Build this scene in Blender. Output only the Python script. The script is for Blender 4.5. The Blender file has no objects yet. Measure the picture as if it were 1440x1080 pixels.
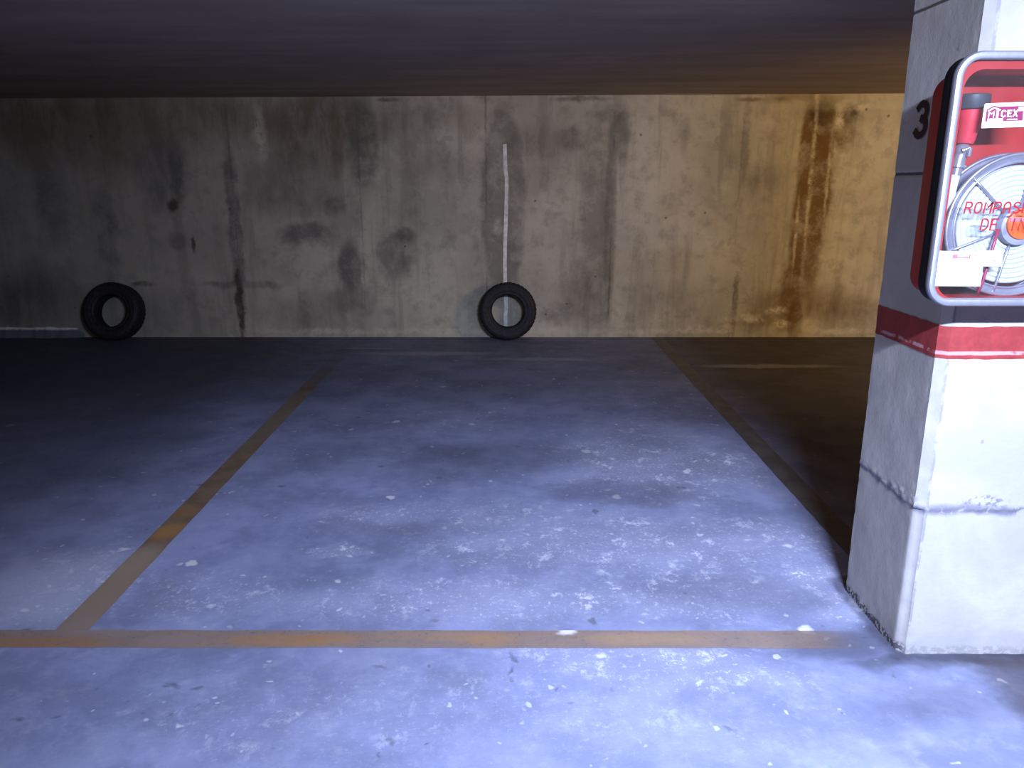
import bpy, bmesh, math, random
from mathutils import Vector, Matrix, noise as mn

random.seed(7)
PI = math.pi
scene = bpy.context.scene
COL = scene.collection

# ------------------------------------------------------------------ camera
F = 1090.0                       # focal length in px of the 1440 px wide frame
CAM = Vector((0.0, 0.0, 1.5))
PITCH = math.radians(14.5)
cam_d = bpy.data.cameras.new('camera')
cam_d.sensor_width = 36.0
cam_d.lens = F / 1440.0 * 36.0
cam_d.clip_end = 100
cam = bpy.data.objects.new('camera', cam_d)
cam.location = CAM
cam.rotation_euler = (PI / 2 - PITCH, 0, 0)
COL.objects.link(cam)
scene.camera = cam

FW = Vector((0, math.cos(PITCH), -math.sin(PITCH)))
UP = Vector((0, math.sin(PITCH), math.cos(PITCH)))
def ray(px, py):
    return FW + Vector((1, 0, 0)) * ((px - 720) / F) - UP * ((py - 540) / F)
def on_y(px, py, Y):             # measured point on a frontal plane
    d = ray(px, py); return CAM + d * ((Y - CAM.y) / d.y)
def on_floor(px, py):
    d = ray(px, py); return CAM + d * (-CAM.z / d.z)
def on_x(px, py, X):
    d = ray(px, py); return CAM + d * ((X - CAM.x) / d.x)

WY = 7.69                        # back wall plane

# ------------------------------------------------------------------ mesh helpers
def link(name, bm, mat, parent=None, smooth=False, sharp=None):
    me = bpy.data.meshes.new(name)
    bmesh.ops.recalc_face_normals(bm, faces=bm.faces)
    bm.to_mesh(me); bm.free()
    if smooth:
        for p in me.polygons: p.use_smooth = True
        if sharp: me.set_sharp_from_angle(angle=math.radians(sharp))
    if mat: me.materials.append(mat)
    o = bpy.data.objects.new(name, me)
    COL.objects.link(o)
    if parent is not None:
        o.parent = parent
        o.matrix_parent_inverse = parent.matrix_world.inverted() if parent.type != 'EMPTY' else Matrix.Translation(-parent.location)
    return o

def tag(o, label=None, cat=None, group=None, kind=None):
    if label: o['label'] = label
    if cat: o['category'] = cat
    if group: o['group'] = group
    if kind: o['kind'] = kind
    return o

def add_box(bm, a, b):
    x0, y0, z0 = a; x1, y1, z1 = b
    v = [bm.verts.new(p) for p in ((x0,y0,z0),(x1,y0,z0),(x1,y1,z0),(x0,y1,z0),(x0,y0,z1),(x1,y0,z1),(x1,y1,z1),(x0,y1,z1))]
    for f in ((0,3,2,1),(4,5,6,7),(0,1,5,4),(1,2,6,5),(2,3,7,6),(3,0,4,7)):
        bm.faces.new([v[i] for i in f])

def add_tube(bm, pts, rad, n=12, cap=True, closed=False):
    pts = [Vector(p) for p in pts]
    rings = []
    N = len(pts)
    prev = None
    for i, p in enumerate(pts):
        if closed:
            t = (pts[(i + 1) % N] - pts[i - 1]).normalized()
        else:
            t = (pts[min(i + 1, N - 1)] - pts[max(i - 1, 0)]).normalized()
        if prev is None:
            u = t.orthogonal().normalized()
        else:
            u = (prev - t * prev.dot(t)).normalized()
        prev = u
        w = t.cross(u)
        r = rad[i] if isinstance(rad, (list, tuple)) else rad
        rings.append([bm.verts.new(p + (u * math.cos(2*PI*k/n) + w * math.sin(2*PI*k/n)) * r) for k in range(n)])
    for i in range(N if closed else N - 1):
        a, b = rings[i], rings[(i + 1) % N]
        for k in range(n):
            bm.faces.new((a[k], a[(k+1) % n], b[(k+1) % n], b[k]))
    if cap and not closed:
        bm.faces.new(rings[0][::-1]); bm.faces.new(rings[-1])

def add_torus_y(bm, c, R, r, n=72, m=10, sy=1.0):
    rings = []
    for i in range(n):
        a = 2*PI*i/n
        rings.append([bm.verts.new((c[0] + (R + r*math.cos(2*PI*k/m))*math.cos(a), c[1] + sy*r*math.sin(2*PI*k/m),
                                    c[2] + (R + r*math.cos(2*PI*k/m))*math.sin(a))) for k in range(m)])
    for i in range(n):
        a, b = rings[i], rings[(i+1) % n]
        for k in range(m):
            bm.faces.new((a[k], a[(k+1) % m], b[(k+1) % m], b[k]))

def add_lathe_y(bm, c, prof, n=64, closed=False, rfun=None):
    """prof: (radius, y offset); revolved round the y axis through c"""
    rings = []
    for i in range(n):
        a = 2*PI*i/n
        row = []
        for j, (r, y) in enumerate(prof):
            rr = rfun(i, j, r) if rfun else r
            row.append(bm.verts.new((c[0] + rr*math.cos(a), c[1] + y, c[2] + rr*math.sin(a))))
        rings.append(row)
    M = len(prof)
    for i in range(n):
        a, b = rings[i], rings[(i+1) % n]
        for j in range(M if closed else M - 1):
            q = (a[j], a[(j+1) % M], b[(j+1) % M], b[j])
            bm.faces.new(q)
    bmesh.ops.remove_doubles(bm, verts=bm.verts, dist=1e-6)

def rrect(x0, x1, z0, z1, r, n=10):
    pts = []
    for cx, cz, a0 in ((x1-r, z1-r, 0), (x0+r, z1-r, 90), (x0+r, z0+r, 180), (x1-r, z0+r, 270)):
        for k in range(n + 1):
            a = math.radians(a0 + 90*k/n)
            pts.append((cx + r*math.cos(a), cz + r*math.sin(a)))
    return pts

def loft(bm, loops, close=False):
    """loops: lists of 3-D points of equal length, closed rings"""
    R = [[bm.verts.new(p) for p in L] for L in loops]
    N = len(R[0])
    for i in range(len(R) if close else len(R) - 1):
        a, b = R[i], R[(i+1) % len(R)]
        for k in range(N):
            bm.faces.new((a[k], a[(k+1) % N], b[(k+1) % N], b[k]))
    return R

def add_plate(bm, poly, y0, y1):
    """poly: (x,z) points, extruded between y0 and y1"""
    a = [bm.verts.new((x, y0, z)) for x, z in poly]
    b = [bm.verts.new((x, y1, z)) for x, z in poly]
    bm.faces.new(a); bm.faces.new(b[::-1])
    n = len(poly)
    for k in range(n):
        bm.faces.new((a[k], b[k], b[(k+1) % n], a[(k+1) % n]))

def add_ribbon(bm, pts, w, f, t):
    """stroke of width w along 2-D pts; f(u,v,depth) maps to 3-D; t thickness"""
    pts = [Vector((p[0], p[1])) for p in pts]
    n = len(pts)
    closed = (pts[0] - pts[-1]).length < 1e-6 and n > 3
    L, Rr = [], []
    for i, p in enumerate(pts):
        if closed:
            a = pts[i-1] if i > 0 else pts[n-2]
            b = pts[i+1] if i < n-1 else pts[1]
        else:
            a = pts[max(i-1, 0)]; b = pts[min(i+1, n-1)]
        d = b - a
        d = d.normalized() if d.length > 1e-9 else Vector((1, 0))
        nrm = Vector((-d.y, d.x))
        k = 1.0
        if 0 < i < n-1:
            d1 = (pts[i] - pts[i-1]).normalized()
            k = 1.0 / max(0.55, abs(nrm.dot(Vector((-d1.y, d1.x)))))
        e = Vector((0, 0))
        if not closed and i == 0: e = -d * w * 0.4
        if not closed and i == n-1: e = d * w * 0.4
        L.append(p + e + nrm * w/2 * k); Rr.append(p + e - nrm * w/2 * k)
    for dpth in (t + .00008 * (len(bm.faces) % 97),):      # each stroke on its own level
        va = [bm.verts.new(f(p.x, p.y, dpth)) for p in L]
        vb = [bm.verts.new(f(p.x, p.y, dpth)) for p in Rr]
        for i in range(n-1):
            bm.faces.new((va[i], va[i+1], vb[i+1], vb[i]))

def arc(cx, cy, rx, ry, a0, a1, n=8):
    return [(cx + rx*math.cos(math.radians(a0 + (a1-a0)*k/n)), cy + ry*math.sin(math.radians(a0 + (a1-a0)*k/n))) for k in range(n+1)]

# stroke letters in a 0.62 x 1 box
GLYPH = {
 'R': [[(0,0),(0,1)] , [(0,1),(.32,1)] + arc(.34,.74,.24,.26,90,-90) + [(0,.48)], [(.30,.48),(.6,0)]],
 'O': [arc(.3,.68,.3,.32,0,180) + arc(.3,.32,.3,.32,180,360) + [(.6,.68)]],
 'M': [[(0,0),(0,1),(.31,.5),(.62,1),(.62,0)]],
 'P': [[(0,0),(0,1)], [(0,1),(.32,1)] + arc(.34,.72,.26,.28,90,-90) + [(0,.44)]],
 'A': [[(0,0),(0,.62)] + arc(.3,.66,.3,.34,180,0) + [(.6,.62),(.6,0)], [(0,.42),(.6,.42)]],
 'S': [arc(.3,.75,.29,.25,30,200) + arc(.3,.25,.3,.25,70,-150)],
 'E': [[(.58,1),(0,1),(0,0),(.6,0)], [(0,.52),(.46,.52)]],
 'N': [[(0,0),(0,1),(.6,0),(.6,1)]],
 'C': [arc(.32,.68,.3,.32,30,180) + arc(.32,.32,.3,.32,180,330)],
 'D': [[(0,0),(0,1),(.24,1)] + arc(.26,.6,.34,.4,90,0) + arc(.26,.4,.34,.4,0,-90) + [(0,0)]],
 'I': [[(.3,0),(.3,1)]],
 'X': [[(0,0),(.6,1)], [(0,1),(.6,0)]],
 '3': [arc(.3,.75,.27,.25,150,-80) , arc(.3,.27,.3,.27,85,-150)],
 ' ': [],
}
def write(bm, text, f, x, z, h, pitch, w, t, slant=0.0, wid=1.0):
    for i, ch in enumerate(text):
        for st in GLYPH[ch]:
            add_ribbon(bm, [(x + i*pitch + (u*wid + slant*v)*h, z + v*h) for u, v in st], w, f, t)

# ------------------------------------------------------------------ node helpers
class M:
    def __init__(self, name):
        self.m = bpy.data.materials.new(name)
        self.m.use_nodes = True
        self.t = self.m.node_tree
        self.n = self.t.nodes
        self.b = self.n['Principled BSDF']
        self.out = self.n['Material Output']
        g = self.n.new('ShaderNodeNewGeometry')
        self.P = g.outputs['Position']
    def put(self, sock, v):
        if isinstance(v, bpy.types.NodeSocket): self.t.links.new(v, sock)
        elif v is not None:
            if isinstance(v, (tuple, list)) and len(v) == 3 and len(sock.default_value) == 4: v = (*v, 1)
            sock.default_value = v
    def math(self, op, a, b=None, clamp=False):
        n = self.n.new('ShaderNodeMath'); n.operation = op; n.use_clamp = clamp
        self.put(n.inputs[0], a)
        if b is not None: self.put(n.inputs[1], b)
        return n.outputs[0]
    def mul(self, a, b): return self.math('MULTIPLY', a, b)
    def add(self, a, b): return self.math('ADD', a, b)
    def mx(self, a, b): return self.math('MAXIMUM', a, b)
    def sub(self, a, b): return self.math('SUBTRACT', a, b)
    def vadd(self, a, b):
        n = self.n.new('ShaderNodeVectorMath'); n.operation = 'ADD'
        self.put(n.inputs[0], a); self.put(n.inputs[1], b); return n.outputs[0]
    def vmul(self, a, b):
        n = self.n.new('ShaderNodeVectorMath'); n.operation = 'MULTIPLY'
        self.put(n.inputs[0], a); self.put(n.inputs[1], b); return n.outputs[0]
    def noise(self, vec=None, scale=5, detail=4, rough=.55, dist=0, stretch=None, col=False):
        v = vec if vec is not None else self.P
        if stretch: v = self.vmul(v, stretch)
        n = self.n.new('ShaderNodeTexNoise')
        self.put(n.inputs['Vector'], v)
        n.inputs['Scale'].default_value = scale; n.inputs['Detail'].default_value = detail
        n.inputs['Roughness'].default_value = rough; n.inputs['Distortion'].default_value = dist
        return n.outputs['Color' if col else 'Fac']
    def voro(self, vec=None, scale=5, rnd=1.0, feature='F1', stretch=None):
        v = vec if vec is not None else self.P
        if stretch: v = self.vmul(v, stretch)
        n = self.n.new('ShaderNodeTexVoronoi'); n.feature = feature
        self.put(n.inputs['Vector'], v)
        n.inputs['Scale'].default_value = scale; n.inputs['Randomness'].default_value = rnd
        return n.outputs['Distance']
    def rng(self, v, a, b, c=0.0, d=1.0, smooth=True):
        n = self.n.new('ShaderNodeMapRange'); n.interpolation_type = 'SMOOTHSTEP' if smooth else 'LINEAR'
        self.put(n.inputs[0], v)
        for i, x in enumerate((a, b, c, d)): self.put(n.inputs[i+1], x)
        return n.outputs[0]
    def mix(self, f, a, b, mode='MIX'):
        n = self.n.new('ShaderNodeMix'); n.data_type = 'RGBA'; n.blend_type = mode
        self.put(n.inputs[0], f); self.put(n.inputs[6], a); self.put(n.inputs[7], b)
        return n.outputs[2]
    def warp(self, amt, scale, detail=4, vec=None):
        c = self.noise(vec, scale, detail, .6, 0, None, True)
        n = self.n.new('ShaderNodeVectorMath'); n.operation = 'MULTIPLY_ADD'
        self.put(n.inputs[0], c); n.inputs[1].default_value = (amt,)*3
        n.inputs[2].default_value = (-amt/2,)*3
        return self.vadd(n.outputs[0], vec if vec is not None else self.P)
    def blob(self, vec, c, r, rot=(0,0,0), soft=.5):
        n = self.n.new('ShaderNodeMapping'); n.vector_type = 'TEXTURE'
        self.put(n.inputs['Vector'], vec)
        n.inputs['Location'].default_value = c; n.inputs['Scale'].default_value = r; n.inputs['Rotation'].default_value = rot
        g = self.n.new('ShaderNodeTexGradient'); g.gradient_type = 'SPHERICAL'
        self.put(g.inputs[0], n.outputs[0])
        return self.rng(g.outputs['Fac'], 0.0, soft)
    def box(self, vec, axes, lo, hi, soft):
        s = self.n.new('ShaderNodeSeparateXYZ'); self.put(s.inputs[0], vec)
        out = None
        for i, ax in enumerate(axes):
            sf = soft[i] if isinstance(soft, (tuple, list)) else soft
            v = s.outputs['XYZ'.index(ax)]
            m = self.mul(self.rng(v, lo[i]-sf, lo[i]+sf), self.rng(v, hi[i]-sf, hi[i]+sf, 1.0, 0.0))
            out = m if out is None else self.mul(out, m)
        return out
    def axis(self, vec, ax):
        s = self.n.new('ShaderNodeSeparateXYZ'); self.put(s.inputs[0], vec); return s.outputs['XYZ'.index(ax)]
    def bump(self, h, strength=.3, dist=.01):
        n = self.n.new('ShaderNodeBump'); n.inputs['Strength'].default_value = strength; n.inputs['Distance'].default_value = dist
        self.put(n.inputs['Height'], h); self.put(self.b.inputs['Normal'], n.outputs[0])
    def done(self, color=None, rough=None, metal=None, spec=None):
        if color is not None: self.put(self.b.inputs['Base Color'], color)
        if rough is not None: self.put(self.b.inputs['Roughness'], rough)
        if metal is not None: self.put(self.b.inputs['Metallic'], metal)
        if spec is not None: self.put(self.b.inputs['Specular IOR Level'], spec)
        return self.m
    def alpha(self, a): self.put(self.b.inputs['Alpha'], a)

def simple(name, c, rough=.5, metal=0.0, spec=.5, var=.12, scale=30):
    m = M(name)
    f = m.noise(None, scale, 4)
    col = m.mix(m.rng(f, .3, .7), tuple(x*(1-var) for x in c), tuple(min(1, x*(1+var)) for x in c))
    m.bump(m.noise(None, scale*6, 3), .05, .002)
    return m.done(col, rough, metal, spec)

# ------------------------------------------------------------------ floor material
def floor_material():
    m = M('worn_grey_concrete')
    P = m.P
    wv = m.warp(.35, 2.2, 4)
    wf = m.warp(.12, 9, 3)
    n1 = m.noise(None, .75, 5, .6)
    n2 = m.noise(None, 3.2, 6, .66)
    n3 = m.noise(None, 14, 5, .65)
    base = m.mix(m.rng(n1, .35, .66), (.195,.222,.37), (.30,.338,.575))
    base = m.mix(m.mul(m.rng(n2, .42, .72), .55), base, (.15,.17,.25))
    base = m.mix(m.mul(m.rng(n2, .56, .34), .35), base, (.38,.41,.58))
    base = m.mix(m.mul(m.rng(n3, .5, .75), .30), base, (.46,.48,.60))
    # fine pale, worn-through flecks, thickest in measured areas
    def areas(lst, v, soft=.8):
        out = None
        for (px, py, rx, ry, k) in lst:
            c = on_floor(px, py)
            b = m.mul(m.blob(v, (c.x, c.y, 0), (rx, ry, 50), (0,0,0), soft), k)
            out = b if out is None else m.mx(out, b)
        return out
    worn = areas([(905,655,.75,.75,1.0),(1000,650,.45,.6,.9),(900,610,.5,.5,.5),(880,765,1.25,.45,.85),(1080,760,.6,.35,.7),
                  (640,840,.8,.25,.8),(700,850,.6,.2,.9),(900,850,.7,.2,.8),(1010,830,.6,.25,.7),(540,730,.5,.3,.7),(680,730,.8,.3,.7),
                  (1145,805,.20,.14,1.3),(1180,850,.16,.2,1.2),(110,820,.34,.45,1.0),(300,840,.5,.25,.6),(640,585,.6,.5,.35),
                  (1000,950,.5,.12,.8),(900,930,.6,.12,.8),(820,915,.5,.08,.9),(480,775,.13,.07,1.0),(640,1000,1.6,.35,.30)], wv)
    fl = m.mul(m.rng(m.noise(None, 12, 7, .80, .15, (1.0,.8,1)), .52, .62), m.rng(m.noise(None, 4.5, 4, .6), .42, .58))
    flk = m.mul(fl, worn)
    fine = m.mul(m.rng(m.noise(None, 48, 6, .75, .2), .55, .64), worn)
    base = m.mix(m.mul(worn, .35), base, (.42,.44,.58))
    base = m.mix(m.math('MINIMUM', m.add(m.mul(flk, .9), m.mul(fine, .6)), .95), base, (.74,.77,.90))
    # pale milky tongue left of the long line
    pt = on_floor(150, 800)
    base = m.mix(m.mul(m.box(wf, 'XY', (-2.05, 2.42), (-1.60, 2.95), (.06,.12)), .45), base, (.50,.53,.68))
    # isolated pale spots
    ws = m.warp(.08, 15, 2)
    sp = m.voro(ws, 2.6)
    base = m.mix(m.mul(m.rng(sp, .085, .04), .85), base, (.72,.74,.80))
    sp2 = m.voro(ws, 7.5, 1.0)
    base = m.mix(m.mul(m.rng(sp2, .11, .05), .7), base, (.66,.68,.76))
    sp4 = m.voro(ws, 15)
    base = m.mix(m.mul(m.mul(m.rng(sp4, .16, .07), .6), m.rng(n2, .45, .6)), base, (.64,.66,.76))
    # oily dark specks
    sp3 = m.voro(m.vadd(ws, (3.3, 1.7, 0)), 3.1)
    base = m.mix(m.mul(m.rng(sp3, .075, .04), .7), base, (.13,.14,.21))
    sp5 = m.voro(m.vadd(ws, (1.3, 7.7, 0)), 9)
    base = m.mix(m.mul(m.mul(m.rng(sp5, .10, .05), .6), m.rng(n2, .40, .6)), base, (.13,.14,.21))
    # dirt: oil patches, grimy wall strip, and shade painted over left bay and far floor
    dirt_shade = None
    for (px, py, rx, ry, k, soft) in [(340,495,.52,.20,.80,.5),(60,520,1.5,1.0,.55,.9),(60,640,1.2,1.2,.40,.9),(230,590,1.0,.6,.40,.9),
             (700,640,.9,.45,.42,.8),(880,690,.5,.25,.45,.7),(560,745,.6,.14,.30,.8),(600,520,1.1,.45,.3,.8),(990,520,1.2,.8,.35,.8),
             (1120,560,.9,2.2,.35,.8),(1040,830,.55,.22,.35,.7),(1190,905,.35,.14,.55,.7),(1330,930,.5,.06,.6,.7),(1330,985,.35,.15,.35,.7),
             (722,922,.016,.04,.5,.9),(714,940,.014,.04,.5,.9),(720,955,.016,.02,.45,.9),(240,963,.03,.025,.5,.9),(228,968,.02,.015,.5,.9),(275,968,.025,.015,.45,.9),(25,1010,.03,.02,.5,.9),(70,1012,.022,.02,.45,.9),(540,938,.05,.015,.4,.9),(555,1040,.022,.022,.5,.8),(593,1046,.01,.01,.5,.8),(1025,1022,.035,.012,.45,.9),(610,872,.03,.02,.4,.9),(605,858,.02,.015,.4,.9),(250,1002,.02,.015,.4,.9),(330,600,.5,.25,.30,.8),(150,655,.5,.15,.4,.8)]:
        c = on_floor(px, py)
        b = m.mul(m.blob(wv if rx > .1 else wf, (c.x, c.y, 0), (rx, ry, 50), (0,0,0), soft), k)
        dirt_shade = b if dirt_shade is None else m.mx(dirt_shade, b)
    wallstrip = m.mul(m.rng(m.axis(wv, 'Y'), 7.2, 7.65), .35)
    leftbay_shade = m.mul(m.rng(m.axis(wv, 'X'), -1.2, -2.5), m.mul(m.rng(m.axis(wv, 'Y'), 2.4, 4.0), .68))
    deep_shade = m.mul(m.rng(m.axis(wv, 'Y'), 3.5, 6.3), .62)
    dirt_shade = m.mx(m.mx(dirt_shade, wallstrip), m.mx(deep_shade, leftbay_shade))
    dirt_shade = m.math('MINIMUM', m.add(dirt_shade, m.mul(m.mul(leftbay_shade, deep_shade), .6)), .93)
    base = m.mix(dirt_shade, base, (.048,.052,.068))
    base = m.mix(m.add(m.mul(m.rng(m.axis(wf, 'X'), 1.43, 1.52), .52), m.mul(m.rng(m.axis(wv, 'X'), 1.40, 1.85), .32)), base, (.055,.042,.030))  # pillar's shade right of the line, painted in as dark brown
    # dark rim where the pillar meets the floor
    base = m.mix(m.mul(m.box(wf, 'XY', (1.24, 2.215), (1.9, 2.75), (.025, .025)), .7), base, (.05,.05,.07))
    # pale swept dust arcs near the wall
    for (px, py, rx, ry, k) in [(600,497,.9,.10,.35),(760,505,.7,.08,.30),(1080,515,.8,.09,.38),(520,490,.4,.06,.3)]:
        c = on_floor(px, py)
        base = m.mix(m.mul(m.blob(wf, (c.x, c.y, 0), (rx, ry, 50), (0,0,0), .6), k), base, (.36,.36,.40))
    m.bump(m.noise(None, 22, 6, .72), .30, .006)
    r = m.rng(n2, .3, .7, .58, .75)
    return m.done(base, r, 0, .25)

def line_material(name, ca, cb, wear_a, wear_b, edges=None, spots=None, fade=None):
    m = M(name)
    n1 = m.noise(None, 7, 6, .65, .5)
    n2 = m.noise(None, 45, 5, .7)
    c = m.mix(m.rng(n1, .38, .62), ca, cb)
    c = m.mix(m.mul(m.rng(n2, .52, .72), .5), c, (.12,.10,.10))
    if spots:
        for (px, py, rx, ry, col, k) in spots:
            p = on_floor(px, py)
            c = m.mix(m.mul(m.blob(m.warp(.06, 14), (p.x, p.y, 0), (rx, ry, 50), (0,0,0), .7), k), c, col)
    a = m.rng(m.add(m.mul(n1, .5), m.mul(n2, .5)), wear_a, wear_b)
    if fade: a = m.mul(a, fade(m))
    m.alpha(a)
    m.bump(n2, .2, .004)
    return m.done(c, .62, 0, .35)

# ------------------------------------------------------------------ back wall material
def wall_material():
    m = M('stained_cast_concrete')
    def W(px, py): return on_y(px, py, WY)
    k = .00711                                   # metres per photo pixel on the wall
    w1 = m.warp(.30, 3.0, 5); w2 = m.warp(.12, 8, 5); w3 = m.warp(.035, 20, 3)
    n1 = m.noise(None, .9, 6, .6, .3)
    n2 = m.noise(None, 3.5, 7, .65, .5)
    st = m.noise(None, 1.0, 6, .6, .2, (5.5, 1, .55))
    n3 = m.noise(None, 22, 5, .65)
    base = m.mix(m.rng(n1, .35, .68), (.31,.288,.235), (.42,.392,.318))
    base = m.mix(m.mul(m.rng(n2, .46, .70), .45), base, (.22,.20,.16))
    base = m.mix(m.mul(m.rng(st, .50, .66), .5), base, (.18,.165,.135))
    base = m.mix(m.mul(m.rng(m.noise(None, 7, 6, .72, .2), .50, .64), .38), base, (.17,.16,.135))
    base = m.mix(m.mul(m.rng(m.noise(m.vadd(m.P,(4,0,2)), 4.5, 6, .72, .2), .52, .66), .30), base, (.47,.43,.35))
    base = m.mix(m.mul(m.rng(m.axis(w1, 'X'), -1.0, -4.2), .45), base, (.15,.14,.12))  # left end darkened in the colour, standing in for light falloff
    base = m.mix(m.mul(m.rng(n3, .5, .8), .25), base, (.22,.20,.16))
    # grimy and rusty areas: (x, y, half width, half height in photo px, strength, colour, softness, warp)
    G = (.085,.080,.070); B = (.10,.072,.042); R = (.12,.068,.024); K = (.045,.035,.025)
    A = [(450,185,75,55,.70,B,.6,w1),(510,200,22,60,.65,G,.5,w2),(415,265,60,55,.55,G,.7,w1),(430,333,38,14,.65,G,.6,w1),(492,375,18,34,.70,G,.5,w2),
         (555,360,26,36,.55,G,.6,w1),(495,420,40,24,.45,G,.7,w1),(470,290,16,14,.6,G,.6,w2),(570,330,18,8,.6,G,.6,w2),
         (60,170,90,60,.65,B,.8,w1),(150,180,60,70,.50,B,.8,w1),(250,165,110,45,.55,B,.8,w1),(350,160,60,40,.5,B,.8,w1),
         (225,240,42,55,.60,G,.6,w1),(248,245,9,40,.75,G,.6,w2),(243,288,8,10,.8,K,.6,w2),(70,280,26,70,.5,G,.7,w1),(150,330,14,90,.45,G,.7,w1),
         (331,330,9,130,.65,G,.5,w2),(338,425,5,55,.8,K,.5,w2),(272,343,3,12,.8,K,.6,w3),(160,320,10,20,.5,G,.6,w2),(250,340,14,14,.5,G,.6,w2),
         (30,430,80,50,.75,G,.8,w1),(60,400,60,30,.5,G,.8,w1),(240,435,110,40,.28,G,.8,w1),(340,400,60,6,.6,G,.6,w2),(430,440,60,30,.35,G,.8,w1),(200,398,18,4,.7,K,.6,w2),
         (707,290,26,115,.50,G,.25,w2),(600,230,70,30,.30,B,.8,w1),(560,170,60,26,.45,B,.8,w1),(640,165,50,18,.35,B,.8,w1),(760,200,60,25,.35,G,.8,w1),(800,195,20,18,.5,G,.7,w1),
         (835,300,22,150,.48,G,.6,w2),(858,320,8,140,.50,G,.5,w3),(825,420,40,50,.50,G,.8,w1),(790,440,30,16,.45,G,.8,w1),(872,190,14,40,.5,G,.7,w2),(862,160,26,14,.5,G,.7,w2),
         (1050,190,5,70,.35,G,.6,w2),(1040,230,12,60,.25,G,.8,w1),(1075,260,30,22,.30,G,.8,w1),(965,190,8,30,.3,G,.8,w2),(1033,430,4,45,.55,K,.5,w3),(930,420,60,30,.2,G,.8,w1),
         (1134,215,10,75,.85,R,.5,w3),(1124,320,12,80,.80,R,.5,w3),(1113,405,16,50,.75,R,.5,w2),(1118,450,10,28,.7,R,.4,w3),
         (1156,190,17,48,.92,R,.5,w2),(1152,270,16,80,.88,R,.5,w2),(1143,340,13,70,.65,R,.6,w2),(1140,390,14,40,.45,R,.7,w2),
         (1158,160,17,16,.95,K,.5,w2),(1196,160,11,13,.95,K,.5,w2),(1186,190,16,20,.75,R,.6,w2),(1172,165,40,10,.5,R,.7,w2),
         (1095,430,60,26,.50,R,.8,w1),(1165,430,45,30,.60,R,.8,w1),(1070,455,60,14,.55,R,.8,w1),(1205,440,20,24,.40,R,.8,w1),(1130,135,60,8,.6,R,.7,w1),
         (1055,140,20,3,.7,K,.7,w3),(1100,139,10,3,.7,K,.7,w3),(820,140,40,4,.6,K,.7,w2),(545,140,16,3,.6,K,.7,w3)]
    brk1 = m.rng(m.noise(None, 5.5, 6, .72, .3), .36, .58, .45, 1.0)
    brk2 = m.rng(m.noise(None, 2.4, 6, .70, .2, (2.2, 1, .8)), .38, .60, .55, 1.0)
    for (px, py, rx, rz, s, col, soft, wv) in A:
        c = W(px, py)
        bb = m.blob(wv, (c.x, WY, c.z), (rx*k*1.3, 50, rz*k*1.3), (0,0,0), soft)
        base = m.mix(m.mul(m.mul(bb, brk1 if rx < 40 else brk2), min(1, s*1.15)), base, col)
    # formwork panel joints
    for px, s in ((155,.4),(330,.35),(508,.35),(684,.5),(860,.6),(1037,.35)):
        c = W(px, 300)
        brk = m.rng(m.noise(None, 1.4, 3, .6, 0, (1,1,1)), .46, .58)
        base = m.mix(m.mul(m.mul(m.box(w3, 'X', (c.x-.007,), (c.x+.007,), .006), brk), s), base, (.07,.06,.05))
    # lime deposits
    L = (.60,.55,.45)
    lbrk = m.rng(m.noise(None, 11, 6, .75, .3), .40, .56, .15, 1.0)
    for (px, py, rx, rz, s, wv) in [(1119,330,2.6,50,.6,w3),(1140,250,3.0,130,.55,w3),(1148,130,3,20,.5,w3),(1164,250,2.2,70,.4,w3),(1181,168,6,13,.75,w2),(1210,150,22,4,.5,w2),
            (1090,437,16,5,.8,w2),(1050,449,38,6,.65,w2),(1098,457,11,7,.95,w2),(1180,466,50,4,.55,w2),(1135,458,14,9,.5,w2),(1000,462,50,5,.45,w2),(940,466,80,4,.4,w2),(640,466,200,5,.28,w2),(430,466,100,5,.28,w2),
            (365,185,10,40,.45,w2),(700,320,5,12,.4,w2)]:
        c = W(px, py)
        base = m.mix(m.mul(m.mul(m.blob(wv, (c.x, WY, c.z), (rx*k*1.5, 50, rz*k*1.5), (0,0,0), .9), lbrk), s), base, L)
    # a cleaner band along the top edge on the right
    c = W(1000, 148)
    base = m.mix(m.mul(m.box(w2, 'XZ', (1.0, c.z - .05), (9, 4), (1.0, .03)), .25), base, (.46,.41,.30))
    # blow holes
    sp = m.voro(m.warp(.03, 14), 3.4)
    base = m.mix(m.mul(m.rng(sp, .055, .03), .7), base, (.06,.05,.045))
    base = m.mix(1.0, base, (1.0,1.0,1.0), 'MULTIPLY')
    m.bump(m.add(m.mul(n2, .5), m.mul(n3, .5)), .25, .012)
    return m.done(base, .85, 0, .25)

def ceiling_material():
    m = M('sooty_concrete_ceiling')
    s = m.noise(None, 1.2, 6, .6, .3, (.5, 3.0, 1))
    n = m.noise(None, 2.5, 6, .6)
    c = m.mix(m.rng(s, .36, .64), (.38,.305,.25), (.45,.365,.295))
    c = m.mix(m.mul(m.rng(n, .42, .75), .35), c, (.28,.22,.175))
    m.bump(m.noise(None, 12, 5), .2, .01)
    return m.done(c, .9, 0, .1)

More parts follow.
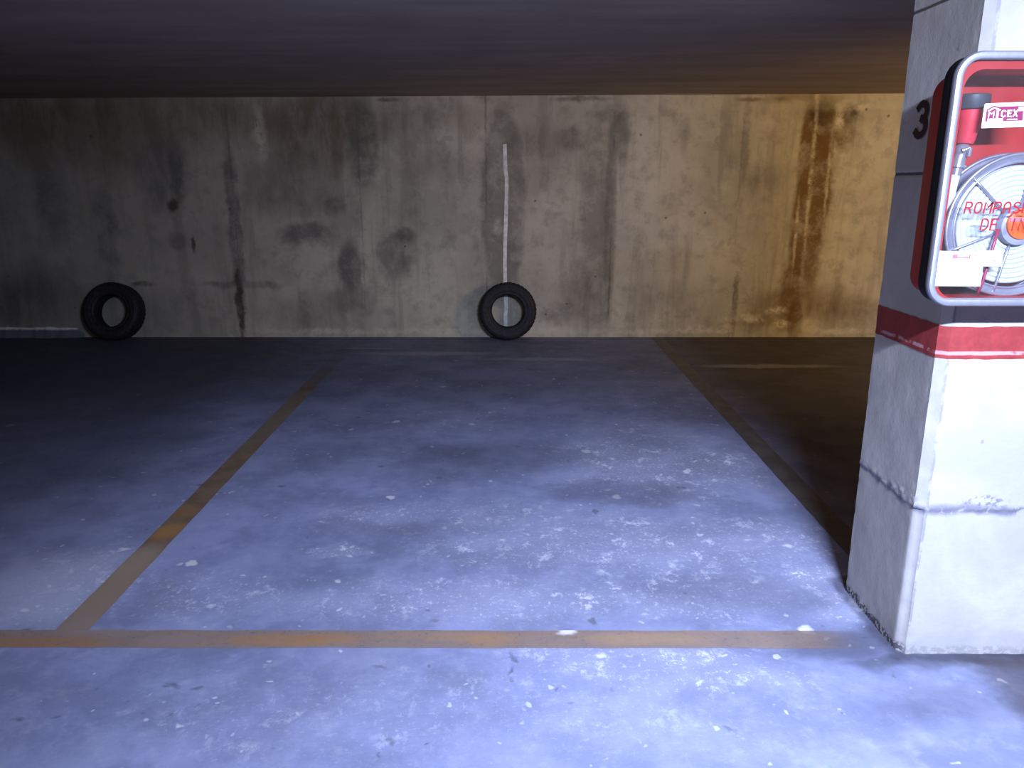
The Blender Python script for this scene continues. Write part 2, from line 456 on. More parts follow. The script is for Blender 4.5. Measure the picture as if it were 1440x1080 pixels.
def pillar_material():
    m = M('pale_cast_concrete')
    n1 = m.noise(None, 2.4, 6, .6, .4)
    n2 = m.noise(None, 18, 6, .65, .3)
    n3 = m.noise(None, 80, 4, .65)
    c = m.mix(m.rng(n1, .36, .66), (.37,.365,.355), (.47,.465,.45))
    c = m.mix(m.mul(m.rng(n2, .5, .75), .35), c, (.35,.345,.34))
    z = m.axis(m.warp(.05, 10), 'Z')
    z2 = m.axis(m.P, 'Z')
    # grime at the foot, in the rough pour joint and in the thin upper joints
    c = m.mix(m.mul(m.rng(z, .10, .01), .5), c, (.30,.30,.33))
    c = m.mix(m.mul(m.mul(m.rng(z, .485, .505), m.rng(z, .535, .512)), m.mul(m.rng(n2, .40, .52), .8)), c, (.13,.13,.19))
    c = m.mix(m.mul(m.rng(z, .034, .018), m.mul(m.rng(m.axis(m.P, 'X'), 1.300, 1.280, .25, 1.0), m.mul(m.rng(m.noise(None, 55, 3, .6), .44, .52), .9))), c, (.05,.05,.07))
    zf = m.axis(m.warp(.006, 8), 'Z')
    for zc in (1.53, 2.02):
        c = m.mix(m.mul(m.rng(m.math('ABSOLUTE', m.sub(zf, zc)), .006, .003), .85), c, (.06,.055,.05))
    rag = on_y(1384, 706, 2.25)
    c = m.mix(m.mul(m.blob(m.warp(.03, 30), (rag.x, 2.25, rag.z), (.10, .2, .035), (0,0,0), .6), m.mul(m.rng(m.noise(None, 70, 4, .65), .50, .58), .75)), c, (.14,.14,.20))
    # ragged seam where the corner bevel meets the front
    xf = m.axis(m.warp(.012, 22), 'X')
    yy = m.axis(m.P, 'Y')
    seam = m.mul(m.rng(m.math('ABSOLUTE', m.sub(xf, 1.298)), .006, .002), m.rng(yy, 2.262, 2.258))
    c = m.mix(m.mul(seam, m.mul(m.rng(n2, .42, .55), .75)), c, (.22,.22,.25))
    sp = m.voro(m.warp(.02, 30), 9)
    c = m.mix(m.mul(m.rng(sp, .07, .04), .6), c, (.22,.21,.20))
    m.bump(m.add(m.mul(n2, .6), m.mul(n3, .4)), .30, .006)
    return m.done(c, .8, 0, .3)

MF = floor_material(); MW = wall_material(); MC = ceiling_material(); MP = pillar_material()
MPLAIN = simple('plain_grey_concrete', (.26,.25,.235), .85, 0, .25, .2, 2)

# ------------------------------------------------------------------ setting
bm = bmesh.new(); add_box(bm, (-9, -4.5, -.2), (9, WY + .2, 0))
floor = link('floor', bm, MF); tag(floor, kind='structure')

bm = bmesh.new(); add_box(bm, (-9, WY, 0), (9, WY + .2, 2.7))
wall = link('wall_back', bm, MW); tag(wall, kind='structure')

# ceiling: a slab that climbs slightly to the right
zl = on_y(0, 138.5, WY).z; zr = on_y(1260, 131.5, WY).z
xl = on_y(0, 138.5, WY).x; xr = on_y(1260, 131.5, WY).x
sl = (zr - zl) / (xr - xl)
def cz(x): return zl + sl * (x - xl)
bm = bmesh.new()
v = [bm.verts.new(p) for p in ((-9,-4.5,cz(-9)),(9,-4.5,cz(9)),(9,WY,cz(9)),(-9,WY,cz(-9)),(-9,-4.5,2.9),(9,-4.5,2.9),(9,WY,2.9),(-9,WY,2.9))]
for f in ((0,1,2,3),(4,7,6,5),(0,4,5,1),(1,5,6,2),(2,6,7,3),(3,7,4,0)): bm.faces.new([v[i] for i in f])
ceil = link('ceiling', bm, MC); tag(ceil, kind='structure')

for nm, a, b in (('wall_left', (-9.2,-4.5,0), (-9,WY,2.7)), ('wall_right', (9,-4.5,0), (9.2,WY,2.7)), ('wall_front', (-9,-4.7,0), (9,-4.5,2.7))):
    bm = bmesh.new(); add_box(bm, a, b)
    tag(link(nm, bm, MPLAIN), kind='structure')

# white painted stripe on the back wall (thin, slightly wavering)
m = M('chalky_white_paint')
n = m.noise(None, 18, 5, .65)
m.alpha(m.rng(n, .26, .38))
MS = m.done(m.mix(m.rng(n, .4, .65), (.55,.53,.50), (.74,.72,.69)), .8, 0, .2)
bm = bmesh.new()
pts = []
for i in range(24):
    py = 205 + (466 - 205) * i / 23
    c = on_y(711.3 + 1.2*math.sin(i*.33) - 1.5*(i < 4) - 1.2*(i > 20), py, WY)
    pts.append((c.x, c.z))
add_ribbon(bm, pts, .036, lambda u, v, d: (u, WY - .0015 - d, v), .001)
stripe = link('painted_stripe', bm, MS, wall); stripe['label'] = 'thin vertical white painted stripe'

# crumbly lime ledge at the foot of the wall, far left
bm = bmesh.new()
rows = []
N = 150
for i in range(N + 1):
    x = -6.2 + (on_y(118, 462, WY).x + 6.2) * i / N
    t = i / N
    nz = mn.noise((x*7, 3.1, 0)); nz2 = .6*mn.noise((x*9, 8.1, 0)) + .3*mn.noise((x*19, 3.1, 0))
    zt = .098 + .016*nz + .018*nz2
    dpt = .035 + .03*nz2 + .012*nz
    dpt *= min(1, (N - i)/14 + .1); zt *= min(1, (N - i)/8 + .35)
    rows.append([bm.verts.new((x, WY - .001, zt)), bm.verts.new((x, WY - dpt*.6, zt - .012)), bm.verts.new((x, WY - dpt, zt*.4)), bm.verts.new((x, WY - dpt*1.4, 0.0))])
for a, b in zip(rows, rows[1:]):
    for j in range(3): bm.faces.new((a[j], a[j+1], b[j+1], b[j]))
m = M('grey_lime_crust')
n = m.noise(None, 14, 5, .65)
z = m.axis(m.warp(.03, 16), 'Z')
ML = m.done(m.mix(m.rng(z, .070, .092), (.10,.10,.125), (.62,.60,.58)), .9, 0, .2)
ledge = link('mortar_ledge', bm, ML, wall, True); ledge['label'] = 'crumbly pale ridge along the wall foot'

# ------------------------------------------------------------------ painted bay lines (parts of the floor)
def floor_strip(name, pts, w, mat, label, n=40):
    """pts: centre line (x, y)"""
    bm = bmesh.new()
    P = [Vector(p) for p in pts]
    L = []
    for i in range(n + 1):
        t = i / n * (len(P) - 1); k = min(int(t), len(P) - 2); L.append(P[k].lerp(P[k+1], t - k))
    va, vb = [], []
    for i, p in enumerate(L):
        d = (L[min(i+1, n)] - L[max(i-1, 0)]).normalized(); nr = Vector((-d.y, d.x))
        e = .004 * mn.noise((p.x*9, p.y*9, 1.7)); e2 = .004 * mn.noise((p.x*9, p.y*9, 9.7))
        va.append(bm.verts.new((*(p + nr*(w/2 + e)), .0012))); vb.append(bm.verts.new((*(p - nr*(w/2 + e2)), .0012)))
    for i in range(n): bm.faces.new((va[i], vb[i], vb[i+1], va[i+1]))
    o = link(name, bm, mat, floor); o['label'] = label
    return o

OR = (.40,.20,.075); BR = (.255,.20,.178)
def fade_front(m): return m.rng(m.axis(m.warp(.15, 6), 'X'), 1.25, .85)
MLF = line_material('faded_ochre_paint', BR, (.29,.215,.175), .30, .42,
        spots=[(400,900,.30,.05,OR,.55),(470,898,.2,.05,OR,.35),(640,895,.3,.05,(.40,.25,.13),.4),(690,900,.15,.05,(.42,.22,.09),.35),(60,905,.35,.06,(.36,.18,.08),.6),(240,900,.14,.05,(.30,.22,.20),.7),
               (905,898,.3,.05,(.40,.27,.15),.5),(797,890,.045,.03,(.75,.72,.72),1.0),(150,880,.25,.1,(.30,.24,.21),.8)], fade=fade_front)
ya = on_floor(600, 887.5).y; yb = on_floor(600, 912).y
front_y = (ya + yb) / 2
floor_strip('bay_line', [(-4.6, front_y + .01), (1.30, front_y)], abs(ya - yb), MLF, 'faded ochre line across the bay mouths', 120)

def fade_left(m):
    return m.rng(m.axis(m.warp(.5, 3), 'Y'), 6.6, 4.9, .10, 1.0)
p228 = on_floor(228, 752)
MLL = line_material('worn_brown_ochre_paint', (.17,.115,.075), (.22,.155,.10), .26, .38,
        spots=[(150,835,.14,.42,(.30,.225,.17),.95),(115,880,.14,.12,(.29,.225,.19),.9),(190,790,.12,.22,(.33,.25,.19),.9),(235,748,.10,.13,(.40,.20,.065),.7),(262,720,.1,.1,(.30,.16,.06),.6),(380,590,.15,.9,(.20,.165,.13),.6)], fade=fade_left)
floor_strip('bay_line', [(-1.525, 2.39), (-1.545, 5.0), (-1.56, WY - .02)], .115, MLL, 'worn brown ochre line left of the middle bay', 80)
MLR = line_material('blackened_line_paint', (.075,.068,.066), (.11,.098,.090), .20, .34)
floor_strip('bay_line', [(1.46, 2.72), (1.46, 5.0), (1.46, WY - .02)], .12, MLR, 'blackened line right of the middle bay', 80)

# ------------------------------------------------------------------ pillar
PX0, PX1, PY0, PY1, CH = 1.27, 1.85, 2.25, 2.69, .024
def perimeter(step=.011):
    corners = [(PX0, PY1-CH), (PX0, PY0+CH), (PX0+CH, PY0), (PX1-CH, PY0), (PX1, PY0+CH), (PX1, PY1-CH), (PX1-CH, PY1), (PX0+CH, PY1)]
    pts = []
    for i, a in enumerate(corners):
        b = corners[(i+1) % 8]
        a = Vector(a); b = Vector(b); d = b - a
        nr = Vector((d.y, -d.x)).normalized()
        if nr.dot((a + b)/2 - Vector(((PX0+PX1)/2, (PY0+PY1)/2))) < 0: nr = -nr
        n = max(2, round(d.length / step))
        for k in range(n): pts.append((a.lerp(b, k / n), nr, min(k, n-k)*d.length/n, i))
    return pts
PER = perimeter()
def pillar_point(e, z, off=0.0):
    p, nr, ed, side = e
    q = Vector((p.x*7, p.y*7, z*7))
    d = .0012 * mn.noise(q) + .0007 * mn.noise(q*5)
    # the lift below the pour joint sits a little back; a ragged lip marks the joint
    zj = .510 + .006*mn.noise((p.x*9, p.y*9, 4.0))
    if z < zj: d -= .005 if side == 1 else .0015
    g = math.exp(-((z - zj - .006)/.010)**2)
    d += g * ((.003 if side == 1 else .0) + (.009 if side == 1 else .006)*max(0, mn.noise((p.x*40, p.y*40, z*40)) + .25))
    hump = max(0, mn.noise((p.x*6, p.y*6, 2.0)))
    g2 = math.exp(-((z - zj - .02)/.018)**2) * hump
    d += g2 * .012 * mn.noise((p.x*70, p.y*70, z*70))
    for zc in (1.53, 2.02):
        d -= .004 * math.exp(-((z - zc)/.005)**2)
    if side == 1 or ed < .012:                       # chipped corner bevel
        d -= .004 * max(0, mn.noise((p.x*30, p.y*30, z*26)) - .05)
    if z < .05: d += .006 * (1 - z/.05) * max(0, mn.noise((p.x*25, p.y*25, 1.0)) + .2)
    r = p + nr * (d + off)
    return (r.x, r.y, z)
zs = [0.0]
while zs[-1] < 2.36:
    z = zs[-1]
    st = .006 if (.44 < z < .60 or z < .06 or abs(z-1.53) < .03 or abs(z-2.02) < .03) else .02
    zs.append(z + st)
bm = bmesh.new()
loft(bm, [[pillar_point(e, z) for e in PER] for z in zs])
pil_root = bpy.data.objects.new('pillar', None); pil_root.location = ((PX0+PX1)/2, (PY0+PY1)/2, 0); COL.objects.link(pil_root)
tag(pil_root, 'square grey concrete pillar with a red painted band and bevelled corners', 'pillar', kind='structure')
link('shaft', bm, MP, pil_root, True, 40)
m = M('glossy_red_band_paint')
n = m.noise(None, 20, 5, .6); n2 = m.noise(None, 70, 4)
cb = m.mix(m.rng(n, .35, .65), (.26,.035,.038), (.33,.048,.046))
zz = m.axis(m.warp(.014, 9), 'Z'); xx = m.axis(m.P, 'X')
scr = m.mul(m.rng(m.math('ABSOLUTE', m.sub(zz, 1.012)), .008, .003), m.rng(m.noise(None, 14, 4), .44, .54))
cb = m.mix(m.mul(scr, .7), cb, (.62,.42,.45))
m.bump(n2, .15, .004)
MB_ = m.done(cb, .45, 0, .4)
bm = bmesh.new()
bz = [.995 + .098*i/9 for i in range(10)]
loops = []
for i, z in enumerate(bz):
    L = []
    for e in PER:
        dz = 0
        if i in (0, 9): dz = .0025 * mn.noise((e[0].x*30, e[0].y*30, i*3.3))
        L.append(pillar_point(e, z + dz, .0018))
    loops.append(L)
link('red_band', bm, MB_, pil_root, True, 40) if loft(bm, loops) else None
bm = bmesh.new()
a = on_x(1277, 193, PX0); b = on_x(1277, 150, PX0)
yn = a.y
write(bm, '3', lambda u, v, d: (PX0 - .0035 - d, u, v), 0, a.z, b.z - a.z, .1, .022, .001)
for vtx in bm.verts: vtx.co.y = 2.558 - vtx.co.y * 1.1
num = link('painted_numeral', bm, simple('dark_red_black_paint', (.035,.012,.012), .6), pil_root); num['label'] = 'dark painted figure three'

# ------------------------------------------------------------------ tires
m = M('black_rubber')
n = m.noise(None, 30, 5, .6)
rc = m.mix(m.rng(n, .35, .7), (.010,.010,.012), (.020,.020,.024))
m.bump(m.noise(None, 120, 3), .1, .003)
MR = m.done(rc, .6, 0, .18)
def make_tire():
    root = bpy.data.objects.new('tire', None); COL.objects.link(root)
    R, W = .281, .092
    tread = [(.250, -W*.99), (.262, -W*.965), (.2715, -W*.86), (.276, -W*.74)]
    for y in (-.62, -.30, .02, .34, .66):
        tread += [(.281, W*(y - .04)), (.273, W*(y - .03)), (.273, W*(y + .03)), (.281, W*(y + .04))]
    tread += [(.276, W*.78), (.2715, W*.87), (.262, W*.965), (.250, W*.99)]
    bm = bmesh.new()
    def rf(i, j, r):
        if r > .2605 and (i % 4) == 0: return r - .005
        return r
    add_lathe_y(bm, (0, 0, R), tread, 160, False, rf)
    link('tread', bm, MR, root, True, 35)
    def side(s):
        prof = [(.250, W*.99), (.246, W*1.0), (.240, W*1.035), (.236, W*1.035), (.232, W*1.01), (.222, W*1.03), (.205, W*1.02), (.192, W*.965), (.183, W*.93), (.179, W*.955), (.174, W*.95),
                (.168, W*.90), (.160, W*.86), (.157, W*.80), (.158, W*.70), (.170, W*.72), (.190, W*.84), (.220, W*.92), (.245, W*.86), (.262, W*.5), (.264, 0)]
        bm = bmesh.new()
        add_lathe_y(bm, (0, 0, R), [(r, s*y) for r, y in prof], 96)
        link('sidewall', bm, MR, root, True, 50)
    side(-1); side(1)
    return root
tire = make_tire()
def lean(root, x, deg):
    """tilt the tire back until it rests on the floor and against the wall"""
    R_ = Matrix.Rotation(-math.radians(deg), 3, 'X')
    pts = [R_ @ v.co for ch in root.children for v in ch.data.vertices]
    root.rotation_euler = (-math.radians(deg), 0, 0)
    root.location = (x, WY - .004 - max(p.y for p in pts), -.0005 - min(p.z for p in pts))
lean(tire, on_y(714, 441, 7.475).x, 6)
tag(tire, 'black tire standing upright against the wall below the white stripe', 'tire', 'tires against the back wall')
def copy_tree(o):
    c = o.copy(); COL.objects.link(c)
    for ch in list(o.children):
        d = ch.copy(); d.parent = c; COL.objects.link(d)
    return c
t2 = copy_tree(tire)
lean(t2, on_y(157, 442, 7.475).x, 16)
t2['label'] = 'black tire standing in the dark by the crumbly ridge at far left of the wall'

# ------------------------------------------------------------------ fire hose cabinet
CY0, CY1 = 2.088, 2.2445         # glass plane / back of the box
FX0 = on_y(1322, 250, CY0).x; FX1 = FX0 + .492
FZ1 = on_y(1420, 72, CY0).z; FZ0 = on_y(1360, 430, CY0).z
cab = bpy.data.objects.new('fire_hose_cabinet', None); cab.location = ((FX0+FX1)/2, CY1, FZ0); COL.objects.link(cab)
tag(cab, 'red wall fire hose cabinet with silver rounded frame and glass front, hung on pillar', 'fire hose cabinet')
MRED = simple('red_enamel', (.35,.018,.016), .38, 0, .45, .06, 14)
MALU = simple('brushed_aluminium', (.31,.32,.37), .42, .6, .4, .06, 60)
MSTL = simple('zinc_plated_steel', (.50,.50,.60), .32, .8, .5, .08, 40)
MCHR = simple('chrome_brass', (.55,.56,.64), .2, .75, .6, .03, 40)
MHOS = simple('white_canvas_hose', (.46,.49,.50), .7, 0, .3, .04, 80)
MBLK = simple('matt_black_plastic', (.045,.045,.055), .5, 0, .4, .1, 40)
MORG = simple('orange_plastic', (.85,.12,.02), .4, 0, .4, .04, 40)
MWHT = simple('white_sticker_vinyl', (.86,.86,.88), .5, 0, .4, .02, 40)
MRTX = simple('red_print', (.26,.010,.016), .6, 0, .3, .08, 40)
MMAG = simple('magenta_red_print', (.20,.018,.075), .5, 0, .3, .10, 60)
MLIL = simple('lilac_print', (.62,.48,.80), .5, 0, .3, .05, 60)

def ring(x0, x1, z0, z1, r, y): return [(x, y, z) for x, z in rrect(x0, x1, z0, z1, r)]
BX0 = FX0 + .029; BX1 = FX1 - .029; BZ0 = FZ0 + .018; BZ1 = FZ1 - .038
bm = bmesh.new()
T = .003
loft(bm, [ring(BX0+.012, BX1-.012, BZ0+.012, BZ1-.012, .045, CY1), ring(BX0+.003, BX1-.003, BZ0+.003, BZ1-.003, .05, CY1-.004), ring(BX0, BX1, BZ0, BZ1, .052, CY1-.012), ring(BX0, BX1, BZ0, BZ1, .052, CY0+.016),
          ring(BX0-.012, BX1+.012, BZ0-.008, BZ1+.024, .056, CY0+.0075), ring(BX0-.012, BX1+.012, BZ0-.008, BZ1+.024, .056, CY0+.005),
          ring(BX0+T, BX1-T, BZ0+T, BZ1-T, .05, CY0+.005), ring(BX0+T, BX1-T, BZ0+T, BZ1-T, .05, CY1-.008)])
bm.verts.ensure_lookup_table()
nn = len(rrect(0,1,0,1,.1))
bm.faces.new(bm.verts[:nn]); bm.faces.new(bm.verts[-nn:])
link('body', bm, MRED, cab, True, 40)

bm = bmesh.new()
loft(bm, [ring(BX0-.024, BX1+.024, BZ0-.010, BZ1+.030, .058, CY0+.052), ring(BX0-.026, BX1+.026, BZ0-.012, BZ1+.032, .058, CY0+.048), ring(BX0-.026, BX1+.026, BZ0-.012, BZ1+.032, .058, CY0+.008),
          ring(BX0+.001, BX1-.001, BZ0+.001, BZ1-.001, .051, CY0+.008), ring(BX0+.001, BX1-.001, BZ0+.001, BZ1-.001, .051, CY0+.017), ring(BX0-.001, BX1+.001, BZ0-.001, BZ1+.001, .053, CY0+.020), ring(BX0-.001, BX1+.001, BZ0-.001, BZ1+.001, .053, CY0+.052)], True)
link('black_strip', bm, simple('plain_black_strip', (.012,.012,.018), .6, 0, .2), cab, True, 40)  # plain black loop between body and frame
bm = bmesh.new()
fw = .0205
loft(bm, [ring(FX0+.002, FX1-.002, FZ0+.002, FZ1-.002, .062, CY0+.008), ring(FX0, FX1, FZ0, FZ1, .064, CY0+.004), ring(FX0, FX1, FZ0, FZ1, .064, CY0-.008), ring(FX0+.003, FX1-.003, FZ0+.003, FZ1-.003, .061, CY0-.013),
          ring(FX0+fw*.5, FX1-fw*.5, FZ0+fw*.5, FZ1-fw*.5, .053, CY0-.015), ring(FX0+fw-.003, FX1-fw+.003, FZ0+fw-.003, FZ1-fw+.003, .045, CY0-.013), ring(FX0+fw, FX1-fw, FZ0+fw, FZ1-fw, .042, CY0-.008), ring(FX0+fw, FX1-fw, FZ0+fw, FZ1-fw, .042, CY0+.008)], True)
link('frame', bm, MALU, cab, True, 40)

m = M('clear_pane')
tr = m.n.new('ShaderNodeBsdfTransparent'); tr.inputs[0].default_value = (.95,.96,.97,1)
gl = m.n.new('ShaderNodeBsdfGlossy'); gl.inputs['Roughness'].default_value = .02
fr = m.n.new('ShaderNodeFresnel'); fr.inputs[0].default_value = 1.45
ms = m.n.new('ShaderNodeMixShader')
df = m.n.new('ShaderNodeBsdfDiffuse'); df.inputs[0].default_value = (.8,.8,.8,1)
md = m.n.new('ShaderNodeMixShader')                     # a faint pale diffuse film over the pane
m.put(md.inputs[0], m.rng(m.noise(None, 9, 4), .3, .7, .006, .014)); m.t.links.new(tr.outputs[0], md.inputs[1]); m.t.links.new(df.outputs[0], md.inputs[2])
m.t.links.new(fr.outputs[0], ms.inputs[0]); m.t.links.new(md.outputs[0], ms.inputs[1]); m.t.links.new(gl.outputs[0], ms.inputs[2])
m.t.links.new(ms.outputs[0], m.out.inputs[0])
MGL = m.m
bm = bmesh.new()
add_plate(bm, rrect(FX0+fw-.002, FX1-fw+.002, FZ0+fw-.002, FZ1-fw+.002, .043), CY0, CY0+.003)
glass = link('glass_pane', bm, MGL, cab)

# red warning lettering printed on the pane
bm = bmesh.new()
GY = CY0 - .0004
pf = lambda u, v, d: (u, GY - d, v)
p0 = on_y(1355.5, 299.5, CY0); p1 = on_y(1368.7, 299.5, CY0); ph = on_y(1355.5, 284.5, CY0)
write(bm, 'ROMPASE EN CASO', pf, p0.x, p0.z, ph.z - p0.z, p1.x - p0.x, .0042, .0003, .12)
q0 = on_y(1376.5, 323.3, CY0); qh = on_y(1376.5, 308, CY0)
write(bm, 'DE INCENDIO', pf, q0.x, q0.z, qh.z - q0.z, p1.x - p0.x, .0042, .0003, .12)
link('warning_lettering', bm, MRTX, glass)

# hose reel
RX = on_y(1425, 317, 2.15).x; RZ = on_y(1425, 317, 2.15).z
bm = bmesh.new()
RC = (RX, 2.139, RZ)
add_torus_y(bm, RC, .187, .0055)
add_torus_y(bm, RC, .168, .0035)
add_lathe_y(bm, RC, [(.187, -.002), (.168, .001), (.168, .003), (.187, .002)], 72, True)
reel = link('hose_reel', bm, MSTL, cab, True, 40); reel['label'] = 'steel rimmed hose reel'
bm = bmesh.new()
add_torus_y(bm, (RX, 2.213, RZ), .187, .0055)
add_lathe_y(bm, (RX, 2.213, RZ), [(.187, -.002), (.05, -.002), (.05, .002), (.187, .002)], 72, True)
link('rear_flange', bm, MSTL, reel, True, 40)
bm = bmesh.new()
for k, (R_, Y_) in enumerate([(.150,2.150),(.137,2.149),(.124,2.150),(.111,2.149),(.098,2.150),(.085,2.149),(.072,2.150),(.059,2.149)]):
    add_torus_y(bm, (RX, Y_, RZ), R_, .0078, 72, 10)
for Y_ in (2.165, 2.181, 2.197):
    add_torus_y(bm, (RX, Y_, RZ), .152, .0082, 72, 10)
link('coiled_hose', bm, MHOS, reel, True)
for ang in (83, 137, 202, 259, 317, 23):
    a = math.radians(ang)
    bm = bmesh.new()
    add_tube(bm, [(RX + r*math.cos(a), RC[1] - y, RZ + r*math.sin(a)) for r, y in ((.040, .0), (.09, .001), (.15, .001), (.188, 0.0))], .0042, 8)
    link('spoke', bm, MSTL, reel, True)
bm = bmesh.new()
add_lathe_y(bm, (RX, 0, RZ), [(.0001, 2.116), (.040, 2.116), (.050, 2.120), (.052, 2.126), (.052, 2.150), (.0001, 2.150)], 48)
link('hub_ring', bm, simple('grey_plastic', (.26,.26,.33), .5), reel, True, 40)
bm = bmesh.new()
add_lathe_y(bm, (RX, 0, RZ), [(.0001, 2.108), (.036, 2.108), (.040, 2.110), (.041, 2.113), (.041, 2.120), (.0001, 2.120)], 48)
for v_ in bm.verts: v_.co.z += .006
link('orange_hub', bm, MORG, reel, True, 40)
bm = bmesh.new()
add_box(bm, (RX - .037, 2.1065, RZ + .012), (RX + .037, 2.109, RZ + .022))
link('hub_bar', bm, simple('grey_red_plastic', (.38,.16,.18), .5), reel)

# dark red tube running down from the hub
bm = bmesh.new()
pp = [on_y(1404, 322, 2.122), on_y(1397, 345, 2.118), on_y(1388.5, 375, 2.114), on_y(1381, 398, 2.114), on_y(1375, 412, 2.116)]
add_tube(bm, pp, .0042, 10)
link('feed_tube', bm, simple('maroon_tube', (.30,.03,.08), .35), cab, True)

# nozzle with black head, chrome valve and white hose end
NY = 2.150
bm = bmesh.new()
a = on_y(1366, 152, NY); b = on_y(1356, 202, NY)
add_tube(bm, [a, a.lerp(b, .15), b.lerp(a, .1), b], [.034, .032, .024, .021], 24)
noz = link('nozzle', bm, simple('red_nozzle_plastic', (.52,.03,.045), .35), cab, True, 40)
bm = bmesh.new()
a2 = on_y(1368.5, 133, NY); a3 = on_y(1365.5, 154, NY)
add_tube(bm, [a2, a2.lerp(a3, .08), a3.lerp(a2, .1), a3], [.040, .0425, .0425, .040], 24)
link('nozzle_head', bm, MBLK, noz, True, 40)
bm = bmesh.new()
c = on_y(1353, 212, NY)
bmesh.ops.create_uvsphere(bm, u_segments=24, v_segments=14, radius=.0205, matrix=Matrix.Translation(c))
d1 = on_y(1348, 225, NY); d2 = on_y(1343, 246, NY)
add_tube(bm, [c, d1, d1.lerp(d2,.3), d1.lerp(d2,.32), d1.lerp(d2,.5), d1.lerp(d2,.52), d2], [.017, .017, .017, .021, .021, .015, .015], 20)
valve = link('valve', bm, MCHR, cab, True, 40)
bm = bmesh.new()
e0 = on_y(1353, 212, NY - .018); e1 = on_y(1364, 208, NY - .024); e2 = on_y(1362, 220, NY - .024)
add_tube(bm, [e0, e0.lerp(e1, .5), e1], [.006, .006, .005], 10)
add_tube(bm, [e1, e2], [.0065, .005], 10)
link('lever', bm, MCHR, valve, True, 40)
bm = bmesh.new()
add_tube(bm, [on_y(1346, 234, NY - .012), on_y(1359, 234, NY - .018)], .003, 8)
link('locking_pin', bm, MCHR, valve, True, 40)
bm = bmesh.new()
h = [on_y(1343, 244, NY), on_y(1337, 268, NY), on_y(1334, 300, NY + .01), on_y(1336, 345, NY + .03), on_y(1350, 385, NY + .05)]
add_tube(bm, h, .0135, 14)
link('hose_end', bm, MHOS, cab, True)

# stickers
def quad_sticker(name, corners, mat, y=CY0 - .0006, t=.0004):
    bm = bmesh.new()
    add_plate(bm, [(p.x, p.z) for p in (on_y(px, py, CY0) for px, py in corners)], y - t, y)
    return link(name, bm, mat, cab)
s1 = quad_sticker('brand_sticker', [(1384.2,147.5),(1385.8,145.8),(1446,143.0),(1443,178.2),(1379.6,180.2)], MWHT)
s1['label'] = 'white sticker with a magenta panel reading MICEX'
def decal(name, polys, mat, parent, y):
    bm = bmesh.new()
    for poly in polys:
        add_plate(bm, [(p.x, p.z) for p in (on_y(px, py, CY0) for px, py in poly)], y - .0003, y)
    return link(name, bm, mat, parent)
decal('printed_panel', [[(1387.0,154.2),(1394,150.2),(1398,148.3),(1404,150.2),(1439.5,148.6),(1437.5,169.8),(1384.8,171.2)]], MMAG, s1, CY0 - .0011)
decal('lilac_bar', [[(1388,166.8),(1410,166.4),(1409.8,170.2),(1387.6,170.8)], [(1415.5,167.2),(1430.5,166.9),(1430.3,168.6),(1415.3,168.9)], [(1432,150.2),(1440,149.8),(1439.3,156),(1431.6,156.4)]], MLIL, s1, CY0 - .0015)
decal('roof_mark', [[(1388.2,155.8),(1398,150.4),(1407.2,154.2),(1405.8,155.8),(1398,152.6),(1390,157.0)]], MWHT, s1, CY0 - .0016)
bm = bmesh.new()
f2 = lambda u, v, d: (u, CY0 - .0016 - d, v)
def wl(ch, x0, z0, x1, z1, w):
    a = on_y(x0, z0, CY0); b = on_y(x1, z1, CY0)
    hgt = b.z - a.z; wd = b.x - a.x
    for st in GLYPH[ch]:
        add_ribbon(bm, [(a.x + u/.62*wd, a.z + v*hgt) for u, v in st], w, f2, .0003)
wl('M', 1389.4, 164.8, 1397.4, 156.6, .0026)
wl('I', 1399.2, 166.5, 1404.6, 155.2, .0060)
wl('C', 1407.2, 164.3, 1414, 155.6, .0034)
wl('E', 1415.8, 164.0, 1421.8, 155.4, .0034)
wl('X', 1423.4, 163.6, 1430, 154.9, .0034)
link('lettering', bm, MWHT, s1)

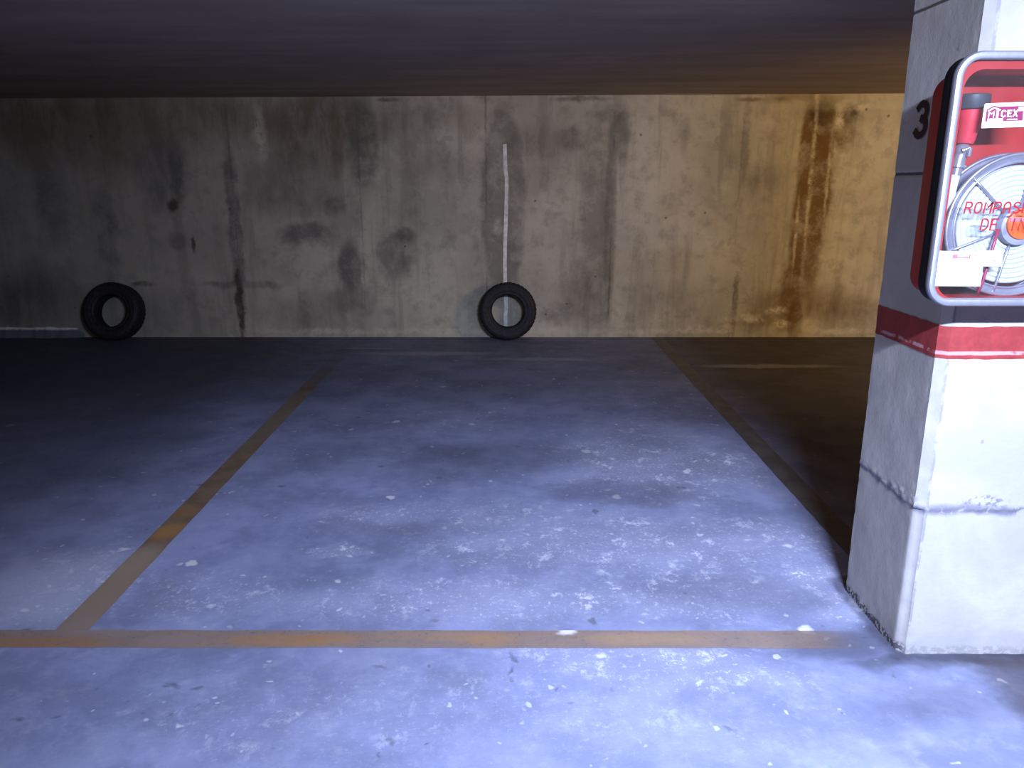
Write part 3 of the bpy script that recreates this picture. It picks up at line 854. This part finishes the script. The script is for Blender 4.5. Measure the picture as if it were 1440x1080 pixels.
s2 = quad_sticker('inspection_sticker', [(1318.3,352.8),(1384.6,354.2),(1378.4,402.4),(1311,402.0)], MWHT)
s2['label'] = 'white inspection sticker with a red heading'
decal('printed_heading', [[(1339.5,358.0),(1365,357.4),(1364,363.6),(1338.6,363.4)], [(1330,357.6),(1339,357.7),(1339,358.7),(1330,358.6)], [(1331,362.8),(1333,362.8),(1333,363.8),(1331,363.8)], [(1371,358.5),(1373,358.5),(1373,360),(1371,360)], [(1371,362),(1373,362),(1373,363.2),(1371,363.2)]], simple('salmon_red_print', (.75,.10,.15), .5), s2, CY0 - .0011)
decal('heading_gap', [[(1346.5,358.2),(1362.6,357.9),(1362.2,361.6),(1346.2,361.8)]], simple('pale_pink_print', (.84,.60,.64), .5), s2, CY0 - .0015)
s3 = quad_sticker('paper_tag', [(1384.9,352.6),(1411,352.9),(1408,374.6),(1382.6,374.2)], MWHT)
s3['label'] = 'small blank white tag beside the sticker'
decal('dot', [[(1396.6,365.2),(1398.6,365.2),(1398.6,367),(1396.6,367)]], MBLK, s3, CY0 - .0011)

# ------------------------------------------------------------------ light
def area(name, loc, target, sx, sy, power, color, spread=180):
    d = bpy.data.lights.new(name, 'AREA'); d.shape = 'RECTANGLE'; d.size = sx; d.size_y = sy
    d.energy = power; d.color = color; d.spread = math.radians(spread)
    o = bpy.data.objects.new(name, d); o.location = loc
    o.rotation_euler = (Vector(target) - Vector(loc)).to_track_quat('-Z', 'Y').to_euler()
    COL.objects.link(o); return o
area('tube_light', (.93, -.20, 2.20), (1.05, 2.6, 0.0), .85, .05, 165, (.63, .72, 1.0), 123)
area('warm_light', (5.0, 3.6, 1.95), (3.3, WY, 1.45), 1.2, .2, 50, (1.0, .64, .28), 105)
area('far_warm_fill', (-6.5, -1.5, 2.1), (1.5, 2.3, 1.6), 1.2, .2, 22, (1.0, .74, .45), 120)  # added unseen fill, warms the pillar's left face and the ceiling

w = bpy.data.worlds.new('world'); scene.world = w; w.use_nodes = True
w.node_tree.nodes['Background'].inputs[0].default_value = (.05,.05,.06,1)
w.node_tree.nodes['Background'].inputs[1].default_value = .1

scene.cycles.adaptive_threshold = .015; scene.cycles.max_bounces = 6; scene.cycles.diffuse_bounces = 3; scene.cycles.glossy_bounces = 3
vs = scene.view_settings
scene.display_settings.display_device = 'sRGB'
vs.view_transform = 'Standard'; vs.look = 'None'; vs.exposure = 0.0; vs.gamma = 1.0; vs.use_curve_mapping = False
